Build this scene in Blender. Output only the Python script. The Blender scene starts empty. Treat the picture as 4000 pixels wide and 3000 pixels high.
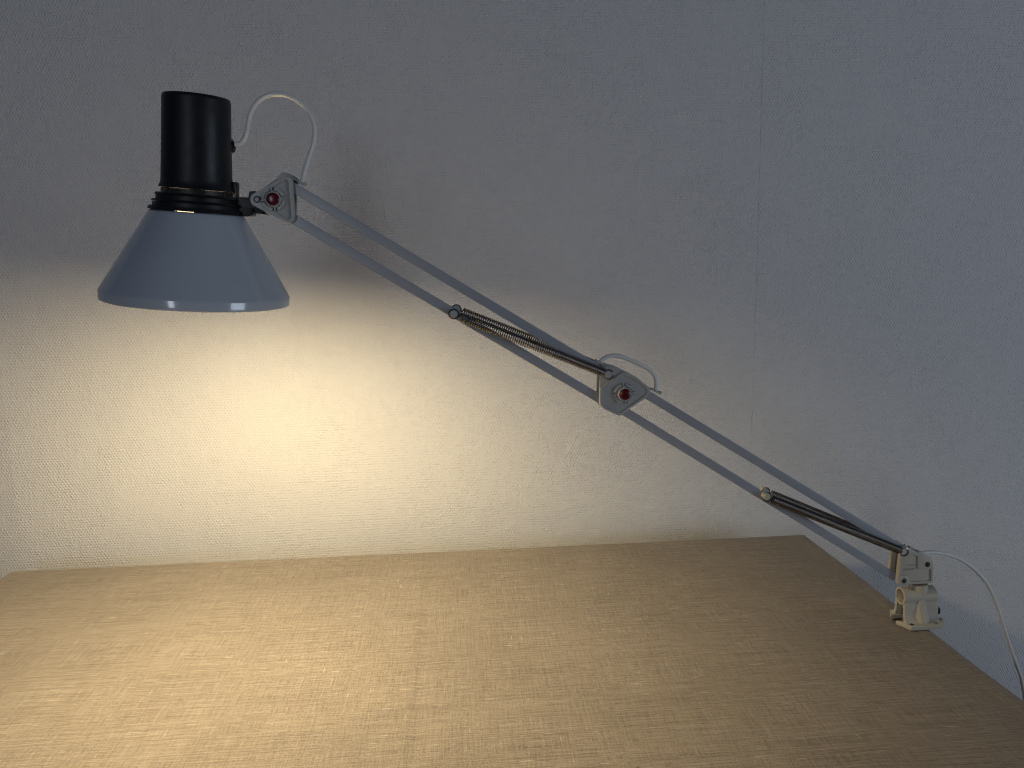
import bpy, bmesh, math, random
from math import sin, cos, pi, radians, sqrt, atan2
from mathutils import Vector, Matrix
random.seed(4)
scene = bpy.context.scene
COL = scene.collection

# ------------------------------------------------------------------ camera
F_PX, CAM_H = 3000.0, 0.44            # focal length in px of a 4000 px wide frame, height above the table
pitch, roll, yaw = radians(9.6), radians(1.4), radians(3.5)
Fw = Vector((sin(yaw)*cos(pitch), cos(yaw)*cos(pitch), -sin(pitch)))
R0 = Vector((cos(yaw), -sin(yaw), 0)); U0 = R0.cross(Fw)
Rt = R0*cos(roll) - U0*sin(roll); Up = U0*cos(roll) + R0*sin(roll)
CAM = Vector((0, 0, CAM_H))
cd = bpy.data.cameras.new('camera'); cam = bpy.data.objects.new('camera', cd); COL.objects.link(cam)
cam.matrix_world = Matrix(((Rt.x, Up.x, -Fw.x, CAM.x), (Rt.y, Up.y, -Fw.y, CAM.y), (Rt.z, Up.z, -Fw.z, CAM.z), (0, 0, 0, 1)))
cd.sensor_width = 36.0; cd.lens = 36.0*F_PX/4000.0; cd.clip_start = 0.02; cd.clip_end = 60
scene.camera = cam

def ray(x, y): return Rt*((x-2000)/F_PX) - Up*((y-1500)/F_PX) + Fw
def on_z(x, y, z=0.0):
    v = ray(x, y); return CAM + v*((z-CAM_H)/v.z)
def on_y(x, y, Y):
    v = ray(x, y); return CAM + v*(Y/v.y)

# the vertical plane in which the lamp's arms swing
BASE = on_z(3560, 2440); BASE.z = 0
TH = radians(4.5)
DX = Vector((cos(TH), sin(TH), 0)); DZ = Vector((0, 0, 1)); DN = Vector((sin(TH), -cos(TH), 0))   # right, up, towards viewer
def P(x, y, t=0.0):
    """point of the lamp plane (t metres behind the front of the brackets)"""
    b = BASE - DN*t; v = ray(x, y)
    return CAM + v*(((b-CAM).dot(DN))/(v.dot(DN)))
def ab(p):  # plane coordinates
    return Vector(((p-BASE).dot(DX), p.z))
def W(a, b, t): return BASE + DX*a + DZ*b - DN*t

# ------------------------------------------------------------------ materials
def nodes(name):
    m = bpy.data.materials.new(name); m.use_nodes = True
    nt = m.node_tree; return m, nt, nt.nodes['Principled BSDF']
def N(nt, typ, **kw):
    n = nt.nodes.new(typ)
    for k, v in kw.items():
        if k in ('inputs',):
            for i, val in v.items(): n.inputs[i].default_value = val
        else: setattr(n, k, v)
    return n
def L(nt, a, b): nt.links.new(a, b)
def math_(nt, op, a, b=None, c=None):
    n = nt.nodes.new('ShaderNodeMath'); n.operation = op
    for i, v in enumerate((a, b, c)):
        if v is None: continue
        if isinstance(v, (int, float)): n.inputs[i].default_value = v
        else: L(nt, v, n.inputs[i])
    return n.outputs[0]
def noise(nt, vec, scale, detail=2.0, rough=0.5):
    n = N(nt, 'ShaderNodeTexNoise'); n.inputs['Scale'].default_value = scale
    n.inputs['Detail'].default_value = detail; n.inputs['Roughness'].default_value = rough
    L(nt, vec, n.inputs['Vector']); return n.outputs['Fac']
def mapping(nt, vec, scale=(1, 1, 1), loc=(0, 0, 0), rot=(0, 0, 0)):
    m = N(nt, 'ShaderNodeMapping'); L(nt, vec, m.inputs['Vector'])
    m.inputs['Scale'].default_value = scale; m.inputs['Location'].default_value = loc; m.inputs['Rotation'].default_value = rot
    return m.outputs[0]
def mixc(nt, fac, a, b):
    n = N(nt, 'ShaderNodeMix'); n.data_type = 'RGBA'
    L(nt, fac, n.inputs[0])
    for i, v in ((6, a), (7, b)):
        if isinstance(v, tuple): n.inputs[i].default_value = (*v, 1)
        else: L(nt, v, n.inputs[i])
    return n.outputs[2]
def maprange(nt, v, a, b, c=0.0, d=1.0):
    n = N(nt, 'ShaderNodeMapRange'); L(nt, v, n.inputs[0])
    for i, x in enumerate((a, b, c, d)): n.inputs[i+1].default_value = x
    return n.outputs[0]
def bump(nt, h, bsdf, strength, dist):
    n = N(nt, 'ShaderNodeBump'); n.inputs['Strength'].default_value = strength; n.inputs['Distance'].default_value = dist
    L(nt, h, n.inputs['Height']); L(nt, n.outputs[0], bsdf.inputs['Normal']); return n

def simple(name, col, rough=0.5, metal=0.0, spec=0.5, var=0.06, nscale=180, bumpd=0.00005, coat=0.0, dirt=None):
    m, nt, b = nodes(name)
    g = N(nt, 'ShaderNodeTexCoord').outputs['Object']
    f = noise(nt, g, nscale, 3)
    lo = tuple(c*(1-var) for c in col); hi = tuple(min(1, c*(1+var)) for c in col)
    c = mixc(nt, f, lo, hi)
    if dirt:
        f2 = maprange(nt, noise(nt, g, 45, 5, 0.7), 0.56, 0.72)
        c = mixc(nt, math_(nt, 'MULTIPLY', f2, dirt[3]), c, dirt[:3])
    L(nt, c, b.inputs['Base Color'])
    r = maprange(nt, noise(nt, g, 60, 4), 0.3, 0.7, rough*0.85, min(1, rough*1.15)); L(nt, r, b.inputs['Roughness'])
    b.inputs['Metallic'].default_value = metal; b.inputs['Specular IOR Level'].default_value = spec
    b.inputs['Coat Weight'].default_value = coat
    if bumpd: bump(nt, noise(nt, g, 900, 2), b, 0.3, bumpd)
    return m

M = {}
M['cream'] = simple('cream_plastic', (0.50, 0.465, 0.375), 0.42, dirt=(0.25, 0.21, 0.14, 0.3))
M['cream_head'] = simple('pale_grey_plastic', (0.38, 0.38, 0.36), 0.42, dirt=(0.25, 0.22, 0.16, 0.3))
M['bar'] = simple('grey_painted_steel', (0.33, 0.34, 0.365), 0.40, nscale=30)
M['shade'] = simple('pale_grey_gloss_enamel', (0.45, 0.49, 0.53), 0.15, nscale=20, var=0.03, bumpd=0, coat=0.5)
M['shade_in'] = simple('white_enamel', (0.82, 0.80, 0.76), 0.35, bumpd=0)
M['black'] = simple('black_plastic', (0.008, 0.008, 0.009), 0.42, spec=0.3, var=0.2, bumpd=0.00008)
M['spring'] = simple('dark_spring_steel', (0.23, 0.208, 0.185), 0.24, metal=1.0, bumpd=0)
M['screw'] = simple('black_screw_steel', (0.05, 0.05, 0.05), 0.35, metal=0.8, bumpd=0)
M['red'] = simple('red_plastic', (0.085, 0.003, 0.004), 0.25, bumpd=0)
M['cord'] = simple('white_cord_sheath', (0.74, 0.73, 0.69), 0.5, bumpd=0)
M['wood'] = simple('tabletop_wood', (0.35, 0.24, 0.15), 0.6)

def emission(name, col, s):
    m = bpy.data.materials.new(name); m.use_nodes = True; nt = m.node_tree
    nt.nodes.remove(nt.nodes['Principled BSDF'])
    e = N(nt, 'ShaderNodeEmission'); e.inputs[0].default_value = (*col, 1); e.inputs[1].default_value = s
    L(nt, e.outputs[0], nt.nodes['Material Output'].inputs[0]); return m
M['bulb'] = emission('frosted_bulb_glow', (1.0, 0.80, 0.475), 30)

def wallpaper(name, axis, seam=None):
    """painted glass-fibre wallpaper: rows of small woven bumps"""
    m, nt, b = nodes(name)
    g = N(nt, 'ShaderNodeTexCoord').outputs['Object']
    sep = N(nt, 'ShaderNodeSeparateXYZ'); L(nt, g, sep.inputs[0])
    cx = sep.outputs[axis]; cz = sep.outputs[2]
    w1 = math_(nt, 'MULTIPLY', math_(nt, 'SUBTRACT', noise(nt, g, 60, 3), 0.5), 0.0055)
    w2 = math_(nt, 'MULTIPLY', math_(nt, 'SUBTRACT', noise(nt, mapping(nt, g, (40, 40, 90), (3, 1, 7)), 1.0, 3), 0.5), 0.0042)
    px_, pz_ = 0.0046, 0.0041
    r_ = math_(nt, 'DIVIDE', math_(nt, 'ADD', cz, w2), pz_)
    row = math_(nt, 'FLOOR', r_)
    fz = math_(nt, 'SUBTRACT', r_, row)
    half = math_(nt, 'MULTIPLY', math_(nt, 'MODULO', math_(nt, 'ABSOLUTE', row), 2.0), 0.5)
    c_ = math_(nt, 'ADD', math_(nt, 'DIVIDE', math_(nt, 'ADD', cx, w1), px_), half)
    fx = math_(nt, 'FRACT', math_(nt, 'ADD', c_, 1000.0))
    col = math_(nt, 'FLOOR', c_)
    # each bump: sine dome, random height per cell
    wn = N(nt, 'ShaderNodeTexWhiteNoise'); wn.noise_dimensions = '2D'
    cb = N(nt, 'ShaderNodeCombineXYZ'); L(nt, col, cb.inputs[0]); L(nt, row, cb.inputs[1]); L(nt, cb.outputs[0], wn.inputs['Vector'])
    amp = math_(nt, 'MULTIPLY_ADD', wn.outputs['Value'], 0.9, 0.30)
    dome = math_(nt, 'MULTIPLY', math_(nt, 'SINE', math_(nt, 'MULTIPLY', fx, pi)), math_(nt, 'POWER', math_(nt, 'SINE', math_(nt, 'MULTIPLY', fz, pi)), 0.7))
    h = math_(nt, 'MULTIPLY', math_(nt, 'POWER', math_(nt, 'MAXIMUM', dome, 0.0001), 1.3), amp)
    # patches where the weave is filled with paint
    patch = maprange(nt, noise(nt, g, 9, 4, 0.6), 0.35, 0.65, 0.72, 1.0)
    h = math_(nt, 'MULTIPLY', h, patch)
    h = math_(nt, 'ADD', h, math_(nt, 'MULTIPLY', noise(nt, g, 420, 2), 0.35))
    threads = noise(nt, mapping(nt, g, (6, 6, 240)), 1.0, 2)
    h = math_(nt, 'ADD', h, math_(nt, 'MULTIPLY', threads, 0.35))
    ups = noise(nt, mapping(nt, g, (330, 330, 70), (5, 0, 2)), 1.0, 2)          # ridges of roller paint running down
    h = math_(nt, 'ADD', h, math_(nt, 'MULTIPLY', ups, 0.7))
    h = math_(nt, 'ADD', h, math_(nt, 'MULTIPLY', noise(nt, g, 28, 3, 0.6), 0.2))
    if seam is not None:
        # butt joint of two lengths of paper, a little ragged
        jit = math_(nt, 'MULTIPLY', math_(nt, 'SUBTRACT', noise(nt, mapping(nt, g, (0, 0, 120)), 1.0, 3), 0.5), 0.0012)
        d = math_(nt, 'ABSOLUTE', math_(nt, 'ADD', math_(nt, 'SUBTRACT', cx, seam), jit))
        s = maprange(nt, d, 0.0, 0.0007, 1.0, 0.0)
        s = math_(nt, 'MULTIPLY', s, maprange(nt, noise(nt, mapping(nt, g, (0, 0, 60), (0, 0, 3)), 1.0, 2), 0.35, 0.6, 0.35, 1.0))
        h = math_(nt, 'SUBTRACT', h, math_(nt, 'MULTIPLY', s, 0.95))
        # small bubble wrinkle in the paint
    bump(nt, h, b, 1.0, 0.00088)
    f = noise(nt, g, 5, 4, 0.6)
    c = mixc(nt, f, (0.68, 0.675, 0.67), (0.72, 0.715, 0.71))
    L(nt, c, b.inputs['Base Color']); b.inputs['Roughness'].default_value = 0.85; b.inputs['Specular IOR Level'].default_value = 0.12
    return m

def linen():
    m, nt, b = nodes('natural_linen')
    g = N(nt, 'ShaderNodeTexCoord').outputs['Object']
    wob = N(nt, 'ShaderNodeVectorMath'); wob.operation = 'ADD'
    nz = N(nt, 'ShaderNodeTexNoise'); nz.inputs['Scale'].default_value = 14; L(nt, g, nz.inputs['Vector'])
    sc_ = N(nt, 'ShaderNodeVectorMath'); sc_.operation = 'SCALE'; sc_.inputs['Scale'].default_value = 0.002
    L(nt, nz.outputs['Color'], sc_.inputs[0]); L(nt, g, wob.inputs[0]); L(nt, sc_.outputs[0], wob.inputs[1])
    v = wob.outputs[0]
    weft = noise(nt, mapping(nt, v, (45, 1000, 1)), 1.0, 3, 0.6)       # threads running left-right
    weft2 = noise(nt, mapping(nt, v, (8, 560, 1), (4, 2, 0)), 1.0, 2, 0.6)
    warp = noise(nt, mapping(nt, v, (1000, 40, 1), (1, 9, 0)), 1.0, 3, 0.6)
    warp2 = noise(nt, mapping(nt, v, (560, 10, 1), (1, 9, 0)), 1.0, 2, 0.6)
    fine = noise(nt, v, 950, 2, 0.6)
    a = math_(nt, 'ADD', math_(nt, 'MULTIPLY', weft, 0.36), math_(nt, 'MULTIPLY', weft2, 0.34))
    a = math_(nt, 'ADD', a, math_(nt, 'MULTIPLY', warp, 0.26))
    a = math_(nt, 'ADD', a, math_(nt, 'MULTIPLY', warp2, 0.16))
    a = math_(nt, 'ADD', a, math_(nt, 'MULTIPLY', fine, 0.48))
    t = maprange(nt, a, 0.60, 1.02)
    c = mixc(nt, t, (0.095, 0.074, 0.056), (0.445, 0.388, 0.315))
    # slubs (paler, thick bits of yarn) and dark flecks
    sl = maprange(nt, noise(nt, mapping(nt, v, (38, 420, 1), (7, 3, 0)), 1.0, 1), 0.70, 0.77)
    c = mixc(nt, math_(nt, 'MULTIPLY', sl, 0.6), c, (0.60, 0.55, 0.45))
    sl2 = maprange(nt, noise(nt, mapping(nt, v, (420, 40, 1), (2, 5, 0)), 1.0, 1), 0.725, 0.79)
    c = mixc(nt, math_(nt, 'MULTIPLY', sl2, 0.5), c, (0.58, 0.53, 0.43))
    vor = N(nt, 'ShaderNodeTexVoronoi'); vor.inputs['Scale'].default_value = 1.0
    L(nt, mapping(nt, v, (24, 40, 1)), vor.inputs['Vector'])
    fl = maprange(nt, vor.outputs['Distance'], 0.02, 0.045, 1.0, 0.0)
    gate = maprange(nt, noise(nt, v, 17, 1), 0.54, 0.56)
    c = mixc(nt, math_(nt, 'MULTIPLY', math_(nt, 'MULTIPLY', fl, gate), 0.8), c, (0.05, 0.03, 0.015))
    # slow variation of tone
    tone = maprange(nt, noise(nt, g, 7, 4, 0.6), 0.3, 0.7, 0.90, 1.08)
    mm = N(nt, 'ShaderNodeVectorMath'); mm.operation = 'SCALE'; L(nt, c, mm.inputs[0]); L(nt, tone, mm.inputs['Scale'])
    L(nt, mm.outputs[0], b.inputs['Base Color'])
    b.inputs['Roughness'].default_value = 0.9; b.inputs['Specular IOR Level'].default_value = 0.15
    b.inputs['Sheen Weight'].default_value = 0.12; b.inputs['Sheen Roughness'].default_value = 0.5
    h = math_(nt, 'ADD', a, math_(nt, 'MULTIPLY', sl, 0.5))
    bump(nt, h, b, 1.0, 0.0008)
    return m
M['linen'] = linen()

# ------------------------------------------------------------------ mesh helpers
def mesh_obj(name, verts, faces, mat, parent=None, smooth=False, label=None, mats=None):
    me = bpy.data.meshes.new(name)
    off = parent_loc(parent)
    me.from_pydata([tuple(Vector(v)-off) for v in verts], [], faces); me.update()
    return finish(name, me, mat, parent, smooth, label, mats)
def parent_loc(parent):
    o = Vector((0, 0, 0))
    while parent is not None: o += parent.location; parent = parent.parent
    return o
def finish(name, me, mat, parent, smooth=False, label=None, mats=None):
    for mm in (mats or [mat]): me.materials.append(mm)
    bm = bmesh.new(); bm.from_mesh(me); bmesh.ops.recalc_face_normals(bm, faces=bm.faces); bm.to_mesh(me); bm.free()
    if smooth: me.shade_smooth()
    o = bpy.data.objects.new(name, me); COL.objects.link(o); o.parent = parent
    if label: o['label'] = label
    return o
def smooth_by_angle(o, deg=35):
    me = o.data; me.shade_smooth()
    bm = bmesh.new(); bm.from_mesh(me)
    for e in bm.edges:
        if len(e.link_faces) == 2 and e.calc_face_angle(0) > radians(deg): e.smooth = False
    bm.to_mesh(me); bm.free()
def join(name, parts, mat, parent, deg=35, label=None):
    """parts: list of (verts, faces) -> one mesh"""
    V, Fc = [], []
    for v, f in parts:
        n = len(V); V += [Vector(q) for q in v]; Fc += [tuple(i+n for i in q) for q in f]
    o = mesh_obj(name, V, Fc, mat, parent, label=label); smooth_by_angle(o, deg); return o
def from_obj_data(me):
    return [v.co.copy() for v in me.vertices], [tuple(p.vertices) for p in me.polygons]

def flat(polys, t0, t1, bevel=0.0, res=2):
    """polys: outline + holes in plane coordinates (a, b); solid between depths t0 (front) and t1 -> (verts, faces)"""
    cu = bpy.data.curves.new('tmp', 'CURVE'); cu.dimensions = '2D'; cu.fill_mode = 'BOTH'
    for p in polys:
        s = cu.splines.new('POLY'); s.points.add(len(p)-1); s.use_cyclic_u = True
        for i, q in enumerate(p): s.points[i].co = (q[0]*100, q[1]*100, 0, 1)
    th = (t1-t0)*100; bv = bevel*100
    cu.extrude = th/2-bv; cu.bevel_depth = bv; cu.bevel_resolution = res; cu.offset = -bv
    ob = bpy.data.objects.new('tmp', cu); COL.objects.link(ob)
    dg = bpy.context.evaluated_depsgraph_get(); dg.update()
    me = bpy.data.meshes.new_from_object(ob.evaluated_get(dg))
    tm = (t0+t1)/2
    vs = [W(v.co.x/100, v.co.y/100, tm - v.co.z/100) for v in me.vertices]
    fs = [tuple(p.vertices) for p in me.polygons]
    bpy.data.objects.remove(ob); bpy.data.curves.remove(cu); bpy.data.meshes.remove(me)
    # weld
    bm = bmesh.new(); bvs = [bm.verts.new(v) for v in vs]
    for f in fs:
        try: bm.faces.new([bvs[i] for i in f])
        except ValueError: pass
    bmesh.ops.remove_doubles(bm, verts=bm.verts, dist=1e-6); bm.verts.index_update()
    out = ([v.co.copy() for v in bm.verts], [tuple(v.index for v in f.verts) for f in bm.faces]); bm.free()
    return out
def pxs(pts, ox, oy, s, t=0.0):
    """trace given in an enlarged view (origin ox, oy, scale s) -> plane coordinates at depth t"""
    return [tuple(ab(P(ox+x/s, oy+y/s, t))) for x, y in pts]
def hull(circles, n=40):
    pts = [(cx+r*cos(2*pi*i/n), cy+r*sin(2*pi*i/n)) for cx, cy, r in circles for i in range(n)]
    pts = sorted(set(pts))
    def half(ps):
        o = []
        for p in ps:
            while len(o) > 1 and (o[-1][0]-o[-2][0])*(p[1]-o[-2][1])-(o[-1][1]-o[-2][1])*(p[0]-o[-2][0]) <= 0: o.pop()
            o.append(p)
        return o[:-1]
    return half(pts)+half(pts[::-1])
def rounded(poly, r, n=5):
    out = []; m = len(poly)
    for i in range(m):
        p0, p1, p2 = Vector(poly[i-1]), Vector(poly[i]), Vector(poly[(i+1) % m])
        a = (p0-p1); b = (p2-p1); la, lb = a.length, b.length; a.normalize(); b.normalize()
        d = min(r, la*0.45, lb*0.45)
        q0, q1 = p1+a*d, p1+b*d
        for k in range(n+1):
            t = k/n; out.append(tuple(q0*(1-t)**2 + p1*2*t*(1-t) + q1*t*t))
    return out
def circ(c, r, n=32): return [(c[0]+r*cos(2*pi*i/n), c[1]+r*sin(2*pi*i/n)) for i in range(n)]
def frame_of(A):
    A = A.normalized(); e1 = A.cross(Vector((0, 1, 0)) if abs(A.y) < 0.9 else Vector((1, 0, 0))).normalized()
    return A, e1, A.cross(e1)
def lathe(O, A, prof, n=64, closed=False, arc=None):
    """prof: list of (r, s) along axis A from O"""
    A, e1, e2 = frame_of(A); V, Fc = [], []
    full = arc is None; a0, a1 = arc or (0, 2*pi); cols = n if full else n+1
    for r, s in prof:
        for i in range(cols):
            t = a0+(a1-a0)*i/n; V.append(O+A*s+e1*(r*cos(t))+e2*(r*sin(t)))
    m = len(prof)
    for j in range(m if closed else m-1):
        k = (j+1) % m
        for i in range(n):
            i2 = (i+1) % cols
            Fc.append((j*cols+i, j*cols+i2, k*cols+i2, k*cols+i))
    if not full and closed:
        Fc.append(tuple(j*cols for j in range(m))[::-1]); Fc.append(tuple(j*cols+n for j in range(m)))
    return V, Fc
def cylinder(p0, p1, r, n=24, bev=0.0):
    A = p1-p0; h = A.length
    pr = [(0.00001, 0), (r-bev, 0), (r, bev), (r, h-bev), (r-bev, h), (0.00001, h)] if bev else [(0.00001, 0), (r, 0), (r, h), (0.00001, h)]
    return lathe(p0, A, pr, n)
def catmull(pts, k=8):
    out = []; n = len(pts)
    for i in range(n-1):
        p0 = pts[max(i-1, 0)]; p1 = pts[i]; p2 = pts[i+1]; p3 = pts[min(i+2, n-1)]
        for j in range(k):
            t = j/k
            out.append(0.5*((2*p1)+(p2-p0)*t+(2*p0-5*p1+4*p2-p3)*t*t+(3*p1-p0-3*p2+p3)*t*t*t))
    out.append(pts[-1]); return out
def tube(pts, r, n=10):
    V, Fc = [], []; nrm = None; m = len(pts)
    for i, p in enumerate(pts):
        T = (pts[min(i+1, m-1)]-pts[max(i-1, 0)]).normalized()
        if nrm is None: nrm = T.cross(Vector((0.3, 1, 0.2))).normalized()
        nrm = (nrm-T*nrm.dot(T)).normalized(); b = T.cross(nrm)
        for j in range(n):
            t = 2*pi*j/n; V.append(p+nrm*(r*cos(t))+b*(r*sin(t)))
    for i in range(m-1):
        for j in range(n):
            j2 = (j+1) % n; Fc.append((i*n+j, i*n+j2, (i+1)*n+j2, (i+1)*n+j))
    Fc.append(tuple(range(n))[::-1]); Fc.append(tuple((m-1)*n+j for j in range(n)))
    return V, Fc
def convex(points):
    bm = bmesh.new()
    for p in points: bm.verts.new(p)
    r = bmesh.ops.convex_hull(bm, input=bm.verts)
    bmesh.ops.delete(bm, geom=[v for v in bm.verts if not v.link_faces], context='VERTS')
    bm.verts.index_update()
    out = ([v.co.copy() for v in bm.verts], [tuple(v.index for v in f.verts) for f in bm.faces]); bm.free(); return out
def box(x0, x1, y0, y1, z0, z1):
    v = [(x, y, z) for x in (x0, x1) for y in (y0, y1) for z in (z0, z1)]
    return v, [(0, 1, 3, 2), (4, 6, 7, 5), (0, 4, 5, 1), (2, 3, 7, 6), (0, 2, 6, 4), (1, 5, 7, 3)]
def empty(name, loc, label, cat, group=None):
    o = bpy.data.objects.new(name, None); COL.objects.link(o); o.location = loc; o.empty_display_size = 0.05
    o['label'] = label; o['category'] = cat
    return o

# ------------------------------------------------------------------ setting: two walls and a floor
WY, WX, FZ = 1.18, -0.694, -0.74
seam_x = on_y(2955, 1040, WY).x
M['wall_back'] = wallpaper('woven_wallpaper', 0, seam_x)
M['wall_left'] = wallpaper('woven_wallpaper_side', 0)
def struct(name, v, f, m):
    o = mesh_obj(name, v, f, m); o['kind'] = 'structure'; return o
struct('wall_back', *box(WX, 2.6, WY, WY+0.1, FZ, 1.7), M['wall_back'])
# left of this corner the wall is angled away to take less lamplight
struct('wall_left', [(WX, WY, FZ), (WX-0.95, WY+0.060, FZ), (WX-0.95, WY+0.160, FZ), (WX, WY+0.1, FZ), (WX, WY, 1.7), (WX-0.95, WY+0.060, 1.7), (WX-0.95, WY+0.160, 1.7), (WX, WY+0.1, 1.7)],
       [(0, 1, 2, 3), (4, 5, 6, 7), (0, 4, 5, 1), (1, 5, 6, 2), (2, 6, 7, 3), (3, 7, 4, 0)], M['wall_left'])
struct('floor', *box(WX-1.0, 2.6, -1.2, WY+0.45, FZ-0.05, FZ), M['wood'])
# raised scratch in the paint
sc_pts = [on_y(x, y, WY-0.0003) for x, y in ((2655, 1880), (2672, 1897), (2692, 1908), (2718, 1916))]

# ------------------------------------------------------------------ table and cloth
C_BL, C_BR, C_FR, C_FL = Vector((-0.680, 1.116)), Vector((0.5215, 1.113)), Vector((0.548, 0.28)), Vector((-0.672, 0.28))
def cloth():
    R, hang = 0.010, 0.22
    def prof(n_top, length, Ra, Rb):
        """parameter list of (fraction position, drop) across one direction"""
        out = []
        for k in range(7, 0, -1): out.append(('a', 0.0, 0.03*k if k > 1 else 0.012))
        out = [('a', 0.0, R+hang*k/5) for k in range(5, 0, -1)]
        for k in range(8, 0, -1):
            a = pi/2*k/8; out.append(('a', R*(1-sin(a)), R*(1-cos(a))))
        for k in range(n_top+1):
            out.append(('t', k/n_top, 0))
        for k in range(1, 9):
            a = pi/2*k/8; out.append(('b', R*(1-sin(a)), R*(1-cos(a))))
        for k in range(1, 6): out.append(('b', 0.0, R+hang*k/5))
        return out
    U_, V_ = prof(300, 1.2, R, R), prof(170, 0.83, R, R)
    crease = on_z(1650, 2210).x
    import mathutils
    nz = mathutils.noise.noise
    verts, faces = [], []
    for (kv, pv, dv) in V_:
        for (ku, pu, du) in U_:
            H = 0.83; Wd = 1.2
            fu = {'a': pu/Wd, 'b': 1-pu/Wd}.get(ku, R/Wd + pu*(1-2*R/Wd))
            fv = {'a': pv/H, 'b': 1-pv/H}.get(kv, R/H + pv*(1-2*R/H))
            lo = C_FL.lerp(C_FR, fu); hi = C_BL.lerp(C_BR, fu); q = lo.lerp(hi, fv)
            z = -max(du, dv)
            if du == 0 and dv == 0:
                x, y = q
                ex = 1-fu; 
                z += 0.0012*math.exp(-((ex*Wd-0.0165)/0.003)**2)           # bead of the folded hem over the edge
                xc = crease + 0.004*sin(y*3) + 0.0015*nz(Vector((0, y*14, 3)))
                d = x-xc
                z += 0.00075*math.exp(-(d/0.0045)**2) - 0.00120*math.exp(-((d-0.011)/0.007)**2) # ironed fold
                z += 0.0007*nz(Vector((x*5, y*5, 0.5))) + 0.00035*nz(Vector((x*16, y*13, 2.5))) + 0.00015*nz(Vector((x*60, y*45, 4.5)))
                edge = min(fu*Wd, ex*Wd, fv*H, (1-fv)*H)-R
                z = min(z, 0.0012)*min(1, max(0, edge/0.004)+0.4) - 0.0004
            else:
                # soft, slightly uneven edge
                w = 0.0012*nz(Vector((q.x*9, q.y*9, 9)))
                q = Vector((q.x+(w if ku != 't' else 0), q.y+(w*0.5 if kv != 't' else 0))); z -= 0.0004
                if z < -R:
                    a = (-z-R)/hang
                    if ku != 't': q.x += (0.004*a*nz(Vector((0, q.y*14, 1))))*(1 if ku == 'b' else 0.3)
                    if kv != 't': q.y += 0.004*a*nz(Vector((q.x*14, 0, 5)))
            verts.append((q.x, q.y, z))
    nu = len(U_)
    for j in range(len(V_)-1):
        for i in range(nu-1):
            a = j*nu+i; faces.append((a, a+1, a+nu+1, a+nu))
    o = mesh_obj('tablecloth', verts, faces, M['linen'], smooth=True)
    # normals up
    if o.data.polygons[len(o.data.polygons)//2].normal.z < 0: o.data.flip_normals()
    o['label'] = 'beige natural linen tablecloth with a pressed fold, covering the table under the lamp'; o['category'] = 'tablecloth'
cloth()
tb = empty('table', (-0.07, 0.7, FZ), 'rectangular table hidden under the beige linen cloth', 'table')
mesh_obj('tabletop', *box(-0.665, 0.517, 0.30, 1.10, -0.029, -0.004), M['wood'], tb)
for lx in (-0.62, 0.45):
    for ly in (0.36, 1.04): mesh_obj('leg', *box(lx-0.025, lx+0.025, ly-0.025, ly+0.025, FZ+0.001, -0.031), M['wood'], tb)

# ------------------------------------------------------------------ the lamp
lamp = empty('desk_lamp', (0.521, 0.8165, 0.0), 'grey and black swing-arm desk lamp, switched on, mounted at the right edge of the table', 'desk lamp')

# --- cast base bracket standing on the cloth
bx, by = 0.5212, 0.8165
X0, X1 = 0.4934, 0.5490
def plan(pts, z0, z1):
    n = len(pts); v = [(x, y, z0) for x, y in pts]+[(x, y, z1) for x, y in pts]
    f = [tuple(range(n))[::-1], tuple(range(n, 2*n))]+[(i, (i+1) % n, n+(i+1) % n, n+i) for i in range(n)]
    return v, f
def extrude_x(prof, x0, x1):
    n = len(prof); v = [(x0, by+y, z) for y, z in prof]+[(x1, by+y, z) for y, z in prof]
    f = [tuple(range(n)), tuple(range(n, 2*n))[::-1]]+[(i, n+i, n+(i+1) % n, (i+1) % n) for i in range(n)]
    return v, f
def bevel_join(name, parts, mat, parent, width, segs=2, deg=35, label=None):
    o = join(name, parts, mat, parent, deg, label)
    md = o.modifiers.new('bevel', 'BEVEL'); md.width = width; md.segments = segs; md.limit_method = 'ANGLE'; md.angle_limit = radians(40)
    md.use_clamp_overlap = True
    return o
parts = []
z0 = 0.0008
front_pl = [(X0, by-0.0055), (0.5022, 0.7940), (0.5400, 0.7940), (X1, by-0.0080), (X1, by-0.0030), (X0, by-0.0030)]
fl_front = [(X0, by-0.0048), (0.5022, 0.7940), (0.5402, 0.7940), (X1, by-0.0085), (X1, by-0.0040), (0.5445, by-0.0105), (0.4985, by-0.0105)]
fl_front = [(X0, by-0.0052), (0.5022, 0.7940), (0.5402, 0.7940), (X1, by-0.0085), (X1, by-0.0035), (0.541, by-0.0080), (0.500, by-0.0080)]
fl_back = [(x, 2*by-y) for x, y in fl_front][::-1]
parts.append(plan(fl_front, z0, 0.0062)); parts.append(plan(fl_back, z0, 0.0062))
legF = [(-0.0088, 0.0295), (-0.0102, 0.024), (-0.0104, 0.017), (-0.0114, 0.0115), (-0.0138, 0.0078), (-0.0165, 0.0058), (-0.0100, 0.0050), (-0.0082, 0.0085), (-0.0068, 0.0135), (-0.0066, 0.020), (-0.0050, 0.0250)]
legB = [(-y, z) for y, z in legF][::-1]
parts.append(extrude_x(legF, 0.5003, 0.5412)); parts.append(extrude_x(legB, 0.5003, 0.5412))
ZT = 0.0338
# web between the legs further in
parts.append(box(0.512, 0.532, by-0.0072, by+0.0072, 0.010, 0.030))
body = bevel_join('base_bracket', parts, M['cream'], lamp, 0.0007)
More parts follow.
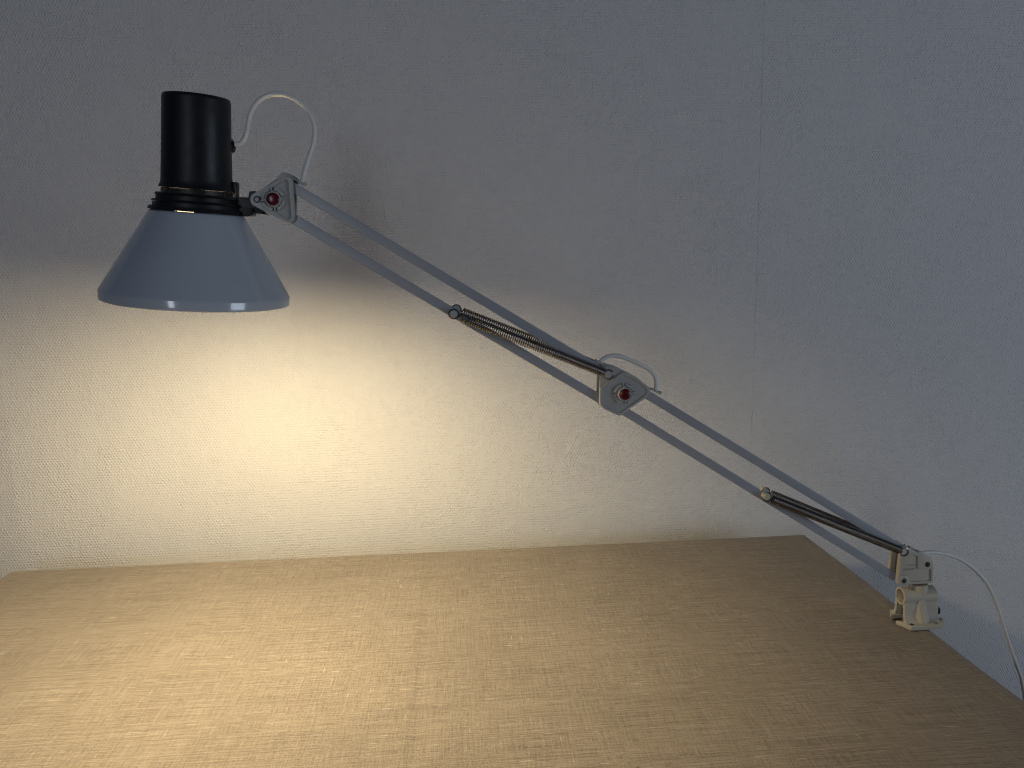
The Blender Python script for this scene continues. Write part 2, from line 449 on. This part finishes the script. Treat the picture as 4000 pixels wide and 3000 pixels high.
# horizontal tube on top
join('cross_tube', [lathe(Vector((0.5000, by, ZT)), Vector((1, 0, 0)), [(0.0078, 0.0), (0.0100, 0.0), (0.0104, 0.0005), (0.0104, 0.0395), (0.0100, 0.0400), (0.0002, 0.0400), (0.0002, 0.018), (0.0078, 0.018)], 40, closed=True)], M['cream'], lamp)
# gusset rib on the front leg
g = [on_z(3440+x/7.54, 2270+y/7.54, 0.0060) for x, y in ((950, 1180), (1220, 1262), (1390, 1258), (1445, 1205))]
yl = by-0.0101
tp = [on_y(3440+x/7.54, 2270+y/7.54, yl) for x, y in ((1130, 590), (1285, 545))]
back = [Vector((p.x, yl+0.002, p.z)) for p in tp]+[Vector((g[0].x, by-0.0110, 0.0060)), Vector((g[3].x, by-0.0110, 0.0060))]
join('rib', [convex(g+tp+back)], M['cream'], lamp, 20)
# upright socket for the arm
join('socket', [lathe(Vector((0.5216, by, ZT)), Vector((0, 0, 1)), [(0.0002, -0.004), (0.0101, -0.004), (0.0099, 0.0142), (0.0002, 0.0143)], 40), lathe(Vector((0.5216, by+0.005, ZT)), Vector((0, 0, 1)), [(0.0002, 0.01), (0.0052, 0.01), (0.0052, 0.022), (0.0002, 0.022)], 24)], M['cream'], lamp, 50)
for x, y in ((920, 1278), (1622, 1222)):
    q = on_z(3440+x/7.54, 2270+y/7.54, 0.0063)
    join('hole_shade_disc', [lathe(q, Vector((0, 0, 1)), [(0.0002, 0.00005), (0.0017, 0.00005), (0.0021, 0.0002), (0.0023, -0.0004)], 20)], M['screw'], lamp)  # dark disc on the solid flange, coloured for the shade in a hole
q = Vector((0.5462, by+0.003, 0.0115))
join('clamp_knob', [lathe(q, Vector((1, 0, 0)), [(0.0002, -0.004), (0.0028, -0.004), (0.0045, -0.001), (0.0052, 0.001), (0.0046, 0.0036), (0.0028, 0.0050), (0.0002, 0.0055)], 24)], M['black'], lamp)

# --- lower joint housing (front plate, back plate)
o4 = (3440, 2100, 8.296)
outl = [(640, 560), (660, 400), (745, 300), (860, 285), (1215, 500), (1260, 450), (1480, 560), (1640, 640), (1712, 760), (1705, 1440), (1680, 1478), (905, 1525), (690, 1572), (600, 1550), (555, 1470), (575, 1150)]
outer = rounded(pxs(outl, *o4), 0.0012)
inner_l = [(700, 600), (905, 540), (1190, 520), (1205, 590), (1205, 1000), (1260, 1030), (1640, 1030), (1640, 1405), (940, 1440), (915, 1330), (850, 1240), (640, 1220)]
inner = rounded(pxs(inner_l, *o4), 0.0004, 2)
plate_f = [flat([outer], 0.0016, 0.0050, 0.0004), flat([outer, inner], 0.0, 0.0024, 0.0004)]
o = join('lower_joint_plate', plate_f, M['cream'], lamp, 30)
outb = rounded(pxs([(x, y) for x, y in outl], *o4, 0.0), 0.0012)
join('lower_joint_plate', [flat([outb], 0.0152, 0.0202, 0.0006)], M['cream'], lamp, 30)
c0 = Vector(ab(P(3440+1150/8.296, 2100+1000/8.296, 0.01)))
join('spacer', [flat([rounded(pxs([(1180, 560), (1690, 760), (1690, 1440), (1000, 1500), (950, 1300), (1150, 1000)], *o4), 0.001)], 0.0049, 0.0153, 0.0003)], M['cream'], lamp, 30)
# raised wedge and boss ring
for x, y in ((1518, 872), (752, 1402)):
    c = Vector(ab(P(3440+x/8.296, 2100+y/8.296)))
    s = join('screw', [flat([circ(c, 0.0037), circ(c, 0.0032)], -0.0003, 0.0008, 0.0002), ], M['cream'], lamp)
    s.name = 'boss'
    join('screw', [lathe(W(c.x, c.y, -0.0001), -DN, [(0.0032, 0.0003), (0.0031, -0.0001), (0.0027, 0.0), (0.0026, 0.0001), (0.0002, 0.0001)], 24),  # dark disc on the plate stands in for the shaded hole round the screw
                   flat([circ(c, 0.0020, 6)], -0.0003, 0.0004, 0.0001)], M['screw'], s)
join('boss', [flat([pxs([(905, 535), (1195, 505), (1230, 575), (1080, 600), (1200, 590), (890, 560)], *o4)], -0.0002, 0.0015, 0)], M['cream'], lamp)
def emboss(txt, x, y, size):
    cu = bpy.data.curves.new('tmp', 'FONT'); cu.body = txt; cu.size = size; cu.extrude = 0.0004; cu.offset = 0.00002; cu.space_character = 1.15
    ob = bpy.data.objects.new('tmp', cu); COL.objects.link(ob)
    dg = bpy.context.evaluated_depsgraph_get(); dg.update()
    me = bpy.data.meshes.new_from_object(ob.evaluated_get(dg)); c = ab(P(x, y, 0.0024))
    vs = [W(c.x+v.co.x, c.y+v.co.y, 0.0016-0.0001-v.co.z) for v in me.vertices]; fs = [tuple(p.vertices) for p in me.polygons]
    bpy.data.objects.remove(ob); bpy.data.curves.remove(cu); bpy.data.meshes.remove(me)
    return vs, fs
join('lettering', [emboss('GQ9', 3547, 2211, 0.0038), emboss('40Y8S1U', 3524, 2229, 0.0036)], M['cream'], lamp, 20)

# --- bars of the two arms
def bar(name, p0, p1, wid, t0, t1):
    """p0, p1: centre-line ends in px of the front face"""
    a = ab(P(*p0, t0)); b = ab(P(*p1, t0)); d = (b-a).normalized(); n = Vector((-d.y, d.x))*wid/2
    # open channel: web in front, two flanges behind
    th = 0.0012
    v = []
    fr = flat([[tuple(a+n), tuple(b+n), tuple(b-n), tuple(a-n)]], t0, t0+th+0.0006, 0.00055, 3)
    n1 = n*(1-th*2/wid)
    up = flat([[tuple(a+n*0.985), tuple(b+n*0.985), tuple(b+n1), tuple(a+n1)]], t0+0.001, t1, 0)
    dn = flat([[tuple(a-n*0.985), tuple(b-n*0.985), tuple(b-n1), tuple(a-n1)]], t0+0.001, t1, 0)
    return join(name, [fr, up, dn], M['bar'], lamp, 30)
WB = 0.0093
bar('arm_bar', (1120, 717), (2400, 1480), WB, 0.0056, 0.0146)      # forearm, upper
bar('arm_bar', (1110, 834), (2360, 1568), WB, 0.0056, 0.0146)      # forearm, lower
bar('arm_bar', (2520, 1537), (3552, 2163), WB, 0.0056, 0.0146)     # lower arm, upper
bar('arm_bar', (2430, 1601), (3500, 2256), WB, 0.0056, 0.0146)     # lower arm, lower

# --- middle joint
o3 = (2280, 1350, 5.353)
mid_out = [(500, 412), (700, 455), (900, 552), (1100, 652), (1230, 765), (1370, 875), (1405, 950), (1385, 1020), (1310, 1092), (1150, 1195), (960, 1330), (830, 1445), (765, 1468), (700, 1455), (560, 1390), (400, 1310), (345, 1240), (338, 1150), (342, 900), (362, 650), (385, 560), (430, 450)]
mo = rounded(pxs(mid_out, *o3), 0.0015, 3)
rec = [(800, 612), (1000, 680), (1180, 790), (1300, 905), (1330, 960), (1290, 1035), (1000, 1240), (790, 1400), (740, 1405), (560, 1335), (440, 1275), (415, 1215), (430, 850)]
mr = rounded(pxs(rec, *o3), 0.0012, 3)
low = [(340, 880), (800, 545), (690, 455), (500, 412), (430, 450), (385, 560), (362, 650)]
rim_out = [(830, 540), (1000, 605), (1100, 652), (1230, 765), (1370, 875), (1405, 950), (1385, 1020), (1310, 1092), (1150, 1195), (960, 1330), (830, 1445), (765, 1468), (700, 1455), (560, 1390), (400, 1310), (345, 1240), (338, 1150), (340, 900)]
join('middle_joint_plate', [flat([mo], 0.0022, 0.0050, 0.0005), flat([rounded(pxs(rim_out, *o3), 0.0012, 3), mr], 0.0, 0.0028, 0.0005),
      flat([mr], 0.0012, 0.0026, 0)], M['cream_head'], lamp, 30)
mob = rounded(pxs(mid_out, *o3), 0.0015, 3)
join('middle_joint_plate', [flat([mob], 0.0152, 0.0202, 0.0005)], M['cream_head'], lamp, 30)

# --- head joint
o2 = (850, 600, 5.185)
def px_hull(cs, t=0.0):
    return pxs(hull(cs), *o2, t)
ho = px_hull([(803, 930, 148), (1405, 575, 120), (1442, 1278, 122)])
hr = px_hull([(930, 915, 70), (1370, 590, 62), (1420, 1262, 72)])
sc_c = Vector(ab(P(850+797/5.185, 600+927/5.185)))
join('head_joint_plate', [flat([ho], 0.0020, 0.0048, 0.0004), flat([ho, hr], 0.0, 0.0026, 0.0006)], M['cream_head'], lamp, 30)
hb = rounded(pxs([(700, 860), (1200, 500), (1300, 372), (1410, 385), (1560, 455), (1660, 530), (1590, 700), (1600, 1200), (1560, 1330), (1440, 1385), (760, 1040)], *o2, 0.0152), 0.0010, 3)
join('head_joint_plate', [flat([hb], 0.0152, 0.0202, 0.0005)], M['cream_head'], lamp, 30)
s = join('screw', [lathe(W(sc_c.x, sc_c.y, 0.0004), DN, [(0.0033, 0), (0.0033, 0.0005), (0.0026, 0.0008), (0.0018, 0.0007), (0.0016, 0.0001), (0.0002, 0.0001)], 24)], M['screw'], lamp)

def knob(cx, cy, ang):
    c = Vector(ab(P(cx, cy, 0.0)))
    r = 0.0060
    # cap nut with a domed red insert and a notched collar behind it
    collar = []
    for k in range(4):
        a0 = ang+k*pi/2; n = 8
        seg = [(c.x+rr*cos(a0+da), c.y+rr*sin(a0+da)) for rr, das in ((0.0112, [j*1.12/n for j in range(n+1)]), (0.0082, [j*1.12/n for j in range(n, -1, -1)])) for da in das]
        collar.append(flat([seg], -0.0006 if k % 2 else -0.0012, 0.0022, 0.0003))
    for k in range(8):
        a0 = ang-0.2+k*pi/4; u = Vector((cos(a0), sin(a0))); w_ = Vector((-u.y, u.x))*0.0006
        collar.append(flat([[tuple(c+u*0.0068+w_), tuple(c+u*0.0116+w_), tuple(c+u*0.0116-w_), tuple(c+u*0.0068-w_)]], -0.0015, 0.0022, 0.0002))
    kn = join('knob', collar+[lathe(W(c.x, c.y, 0.0022), DN, [(0.0084, 0), (0.0082, 0.0018), (0.0074, 0.0026), (0.0073, 0.0052), (0.0069, 0.0056), (r, 0.0054), (r, 0.0030), (0.0002, 0.0030)], 36)], M['cream_head'], lamp, 30)
    join('cap', [lathe(W(c.x, c.y, 0.0022), DN, [(r-0.0001, 0.0032), (r-0.0001, 0.0056)]+[(max(0.0002, (r-0.0001)*cos(a)), 0.0056+0.0016*sin(a)) for a in [pi/2*j/8 for j in range(1, 9)]], 36)], M['red'], kn, 60)
knob(850+1130/5.185, 600+925/5.185, 0.3)
knob(2280+850/5.353, 1350+1010/5.353, 1.9)

# --- springs, one in front of and one behind each arm
def spring(p0, p1, t0, t1, R=0.0043, wire=0.00076, pitch_=0.00235):
    A, B = P(*p0, t0), P(*p1, t1)
    ax = B-A; Ln = ax.length; A0, e1, e2 = frame_of(ax)
    s0, s1 = 0.0075, Ln-0.0065
    turns = (s1-s0)/pitch_; k = 14; n = int(turns*k)
    pts = []
    for i in range(n+1):
        t = i/n; sag = 0
        pts.append(A+A0*(s0+(s1-s0)*t)+e1*(R*cos(2*pi*turns*t))+e2*(R*sin(2*pi*turns*t)))
    def hook(C, sgn, near):
        # loop of wire round the pin
        out = []
        for j in range(15):
            a = pi*2*j/14
            out.append(C + A0*(sgn*0.0048*cos(a)) + DN.cross(A0).normalized()*(0.0048*sin(a)))
        return out
    return join('spring', [tube(pts, wire, 6), tube(hook(A, 1, pts[0]), wire, 6), tube(hook(B, -1, pts[-1]), wire, 6),
                           tube([A+A0*0.0048, A+A0*0.0062, pts[0]], wire, 6), tube([B-A0*0.0048, B-A0*0.0056, pts[-1]], wire, 6)], M['spring'], lamp, 60)
def pin(p, t0, t1, r=0.0040, m='cream_head'):
    c = P(*p, t0); d = ab(c)
    join('pin', [cylinder(W(d.x, d.y, t0), W(d.x, d.y, t1), r, 28, 0.0005)], M[m], lamp, 30)
tf, tb_ = 0.0004, 0.0205
spring((1772, 1227), (2377, 1463), tf, tf-0.002); spring((1783, 1209), (2384, 1448), tb_, tb_)
spring((2996, 1942), (3533, 2156), tf, tf-0.001, 0.0041); spring((2990, 1921), (3533, 2142), tb_, tb_, 0.0041)
pin((1772, 1227), -0.0022, 0.0060); pin((2377, 1463), -0.0045, 0.0030)
pin((2998, 1942), -0.0022, 0.0060, 0.0040, 'cream'); pin((3530, 2156), -0.0040, 0.0040, 0.0040, 'cream')
pin((1783, 1209), 0.0140, 0.0225); pin((2990, 1921), 0.0140, 0.0225, 0.0040, 'cream')

# --- head: shade, collar, neck
TC = 0.010
O = BASE + DN*(-TC) - DX*0.768 + DZ*0.4026
A = Vector((0.0975, -0.0374, 1.0)).normalized(); ks = Vector((0.0975, -0.0374, 1.0)).length
A, E1, E2 = frame_of(A)
prof_out = [(0.0842, 0.0), (0.0848, 0.0006), (0.0850, 0.0082), (0.0846, 0.0094), (0.0838, 0.0108)]
for k in range(1, 21):
    t = k/21; prof_out.append((0.0838+(0.0425-0.0838)*t, 0.0108+(0.0818-0.0108)*t))
prof_out += [(0.0425, 0.0818), (0.0415, 0.0830), (0.0400, 0.0835), (0.0345, 0.0835)]
prof_in = [(max(r-0.0010, 0.0345), s-(0.0008 if s > 0.01 else -0.0003)) for r, s in prof_out[:-1]][::-1]
prof_in = [(0.0345, 0.0827)] + prof_in[1:]
sv, sf = lathe(O, A, prof_out+prof_in, 128, closed=True)
nout = (len(prof_out)-1)*128
shade = mesh_obj('lamp_shade', sv, sf, M['shade'], lamp, mats=[M['shade'], M['shade_in']])
for p in shade.data.polygons:
    p.material_index = 0 if p.index < nout else 1
smooth_by_angle(shade, 40)

fin = lambda r0, r1, s0, s1: lathe(O, A, [(r1, s0), (r0, s0+0.0004), (r0-0.0012, s1), (r1, s1)], 96, closed=True)
ri = 0.0335
collar = [fin(0.0428, ri, 0.0838, 0.0876), fin(0.0398, ri, 0.0912, 0.0936), fin(0.0369, ri, 0.0972, 0.0998)]
collar.append(lathe(O, A, [(0.0388, 0.0876), (0.0384, 0.0912), (ri, 0.0912), (ri, 0.0876)], 96, closed=True))
collar.append(lathe(O, A, [(0.0358, 0.0936), (0.0355, 0.0972), (ri, 0.0972), (ri, 0.0936)], 96, closed=True))
collar.append(lathe(O, A, [(0.0312, 0.0985), (0.0300, 0.0985), (0.0300, 0.1036), (0.0312, 0.1036)], 96, closed=True))
for k in range(6):
    a = 2*pi*k/6+0.62
    collar.append(lathe(O, A, [(0.0318, 0.0990), (0.0298, 0.0990), (0.0298, 0.1048), (0.0318, 0.1048)], 6, closed=True, arc=(a, a+0.42)))
for k in range(4):
    a = 2*pi*k/4+0.25
    collar.append(lathe(O, A, [(0.0400, 0.0834), (0.0350, 0.0834), (0.0350, 0.0852), (0.0400, 0.0852)], 12, closed=True, arc=(a, a+1.15)))
col = join('collar', collar, M['black'], lamp, 30)
neck = join('neck_cover', [lathe(O, A, [(0.0336, 0.1042), (0.0328, 0.1062), (0.0318, 0.1085), (0.0313, 0.112), (0.0308, 0.125), (0.0301, 0.155), (0.0297, 0.1835), (0.0293, 0.1860), (0.0283, 0.1870), (0.0270, 0.1862), (0.0250, 0.1848), (0.0001, 0.1846), (0.0001, 0.1830), (0.0275, 0.1830), (0.0285, 0.155), (0.0298, 0.112), (0.0316, 0.1042)], 96, closed=True)], M['black'], lamp, 40)
# bulb and its holder inside
join('bulb', [lathe(O, A, [(0.0001, 0.007)]+[(0.024*sin(pi*j/12), 0.031-0.024*cos(pi*j/12)) for j in range(1, 10)]+[(0.0150, 0.055), (0.0135, 0.075), (0.0001, 0.0755)], 32)], M['bulb'], lamp, 60)
join('bulb_holder', [lathe(O, A, [(0.0001, 0.0760), (0.0185, 0.0760), (0.020, 0.078), (0.020, 0.150), (0.0001, 0.150)], 32)], M['black'], lamp, 40)
# lug on the side of the neck and the yoke that carries the head
def yoke():
    parts = []
    t0, t1 = 0.0040, 0.0160
    q = lambda pts, a, b, bev=0.0004: parts.append(flat([rounded(pxs(pts, *o2, a), 0.0006, 2)], a, b, bev))
    q([(290, 870), (620, 888), (640, 765), (760, 755), (900, 900), (900, 1150), (1000, 1228), (1030, 1250), (1000, 1235), (720, 1200), (690, 1255), (530, 1262), (330, 1212), (200, 1200), (180, 880)], t0+0.001, t1-0.001)
    q([(380, 1080), (700, 1110), (725, 1200), (690, 1258), (525, 1262), (330, 1225)], 0.0005, 0.0190)
    return parts
yk = join('yoke', yoke(), M['black'], lamp, 30)
def lug():
    c = (914.5, 739)
    pts = [(285, 568), (400, 578), (398, 884), (278, 880)]
    return [flat([rounded(pxs(pts, *o2, 0.005), 0.0008, 3)], 0.0050, 0.0150, 0.0005)]
join('lug', lug(), M['black'], col, 30)

# grommet where the cord enters
gp = P(909, 568, 0.0075)
gd = (DX*0.93+DN*0.36+DZ*0.08).normalized()
join('grommet', [lathe(gp-gd*0.004, gd, [(0.0002, 0), (0.0068, 0), (0.0070, 0.0012), (0.0064, 0.0032), (0.0040, 0.0042), (0.0030, 0.0052), (0.0002, 0.0052)], 28)], M['black'], neck, 30)

# --- cord: head loop, loop at the middle joint, tail to the floor
o6 = (880, 330, 3.6875)
c1 = [(135, 862), (175, 860), (215, 848), (270, 790), (315, 670), (335, 540), (365, 410), (430, 295), (520, 205), (635, 150), (760, 140), (900, 162), (1030, 228), (1150, 325), (1230, 440), (1278, 570), (1288, 690), (1268, 850), (1222, 1000), (1160, 1190), (1112, 1390), (1104, 1430)]
pts = [P(o6[0]+x/o6[2], o6[1]+y/o6[2], 0.007+0.003*i/len(c1)) for i, (x, y) in enumerate(c1)]
cord = join('cord', [tube(catmull(pts, 6), 0.0022, 10)], M['cord'], lamp, 60, label='white cord looping from the black neck down to the arm')
c2 = [(285, 385), (330, 345), (410, 280), (515, 228), (640, 207), (790, 232), (1000, 312), (1200, 405), (1370, 505), (1470, 615), (1515, 740), (1512, 850), (1498, 925), (1490, 960)]
pts = [P(o3[0]+x/o3[2], o3[1]+y/o3[2], 0.011) for x, y in c2]
join('cord', [tube(catmull(pts, 6), 0.0022, 10)], M['cord'], lamp, 60, label='short grey loop of cord over the middle joint')
c3 = [(3574, 2165), (3600, 2160), (3630, 2157), (3673, 2160), (3722, 2172), (3770, 2196), (3812, 2229), (3849, 2272), (3879, 2326), (3903, 2392), (3927, 2470), (3951, 2543), (3975, 2609), (3992, 2665)]
pts = [P(x, y, 0.010+0.05*(i/13)**2) for i, (x, y) in enumerate(c3)]
e = pts[-1]; pts += [e+Vector((0.012, 0.004, -0.05)), e+Vector((0.02, 0.01, -0.16)), e+Vector((0.0, 0.03, -0.40)), Vector((e.x-0.02, e.y+0.05, FZ+0.004)), Vector((e.x+0.2, e.y+0.08, FZ+0.003))]
join('cord', [tube(catmull(pts, 8), 0.0022, 10)], M['cord'], lamp, 60, label='long white cord leaving the base and hanging down beside the table')
# cord clips on the bars
def clip(x, y, s=1.0):
    c = ab(P(x, y, 0.006)); d = Vector((0.86, -0.51)); n = Vector((0.51, 0.86))
    a = [flat([[tuple(c-d*0.006*s-n*0.001), tuple(c+d*0.006*s-n*0.001), tuple(c+d*0.0045*s+n*0.0014), tuple(c-d*0.0045*s+n*0.0014)]], 0.005, 0.0135, 0.0004)]
    a.append(flat([circ(c+d*0.0052*s+n*0.0012, 0.0014, 12)], 0.0045, 0.012, 0.0003))
    join('cord_clip', a, M['cream_head'], lamp, 30)
clip(1178, 716, 0.6); clip(2345, 1418); clip(2562, 1529); clip(3585, 2160, 0.8)
# pale slotted ledge over the back of the head joint
join('cord_clip', [flat([rounded(pxs([(1500, 470), (1645, 545), (1690, 600), (1640, 605), (1500, 520)], *o2, 0.010), 0.0004, 2)], 0.0102, 0.0152, 0.0003)], M['cream_head'], lamp, 30)

# ------------------------------------------------------------------ light
def area(name, loc, target, sx, sy, power, col, spread=180):
    ld = bpy.data.lights.new(name, 'AREA'); ld.shape = 'RECTANGLE'; ld.size = sx; ld.size_y = sy; ld.energy = power; ld.color = col
    ld.spread = radians(spread)
    o = bpy.data.objects.new(name, ld); COL.objects.link(o); o.location = loc
    d = Vector(target)-Vector(loc); o.rotation_euler = d.to_track_quat('-Z', 'Y').to_euler(); return o
pl = bpy.data.lights.new('bulb_light', 'POINT'); pl.energy = 14.4; pl.color = (1.0, 0.80, 0.485); pl.shadow_soft_size = 0.034; pl.use_soft_falloff = False
po = bpy.data.objects.new('bulb_light', pl); COL.objects.link(po); po.location = O + A*0.031
area('window_light', (3.0, -0.7, 0.15), (0.0, 1.0, 0.2), 1.1, 1.0, 18.0, (0.72, 0.84, 1.0))
area('window_light', (-0.85, -2.2, 0.75), (0.0, 1.0, 0.5), 0.34, 1.2, 9.0, (0.84, 0.90, 1.0))
w = bpy.data.worlds.new('World'); scene.world = w; w.use_nodes = True
w.node_tree.nodes['Background'].inputs[0].default_value = (0.42, 0.60, 1.0, 1); w.node_tree.nodes['Background'].inputs[1].default_value = 0.05

vs = scene.view_settings; vs.view_transform = 'Standard'; vs.look = 'None'; vs.gamma = 1.0; vs.exposure = 0.0; vs.use_curve_mapping = False
cy = scene.cycles
cy.use_denoising = True; cy.max_bounces = 8; cy.diffuse_bounces = 5; cy.glossy_bounces = 4; cy.sample_clamp_indirect = 3.0
cy.caustics_reflective = False; cy.caustics_refractive = False; cy.use_light_tree = True; cy.denoising_prefilter = 'ACCURATE'; cy.filter_width = 1.2
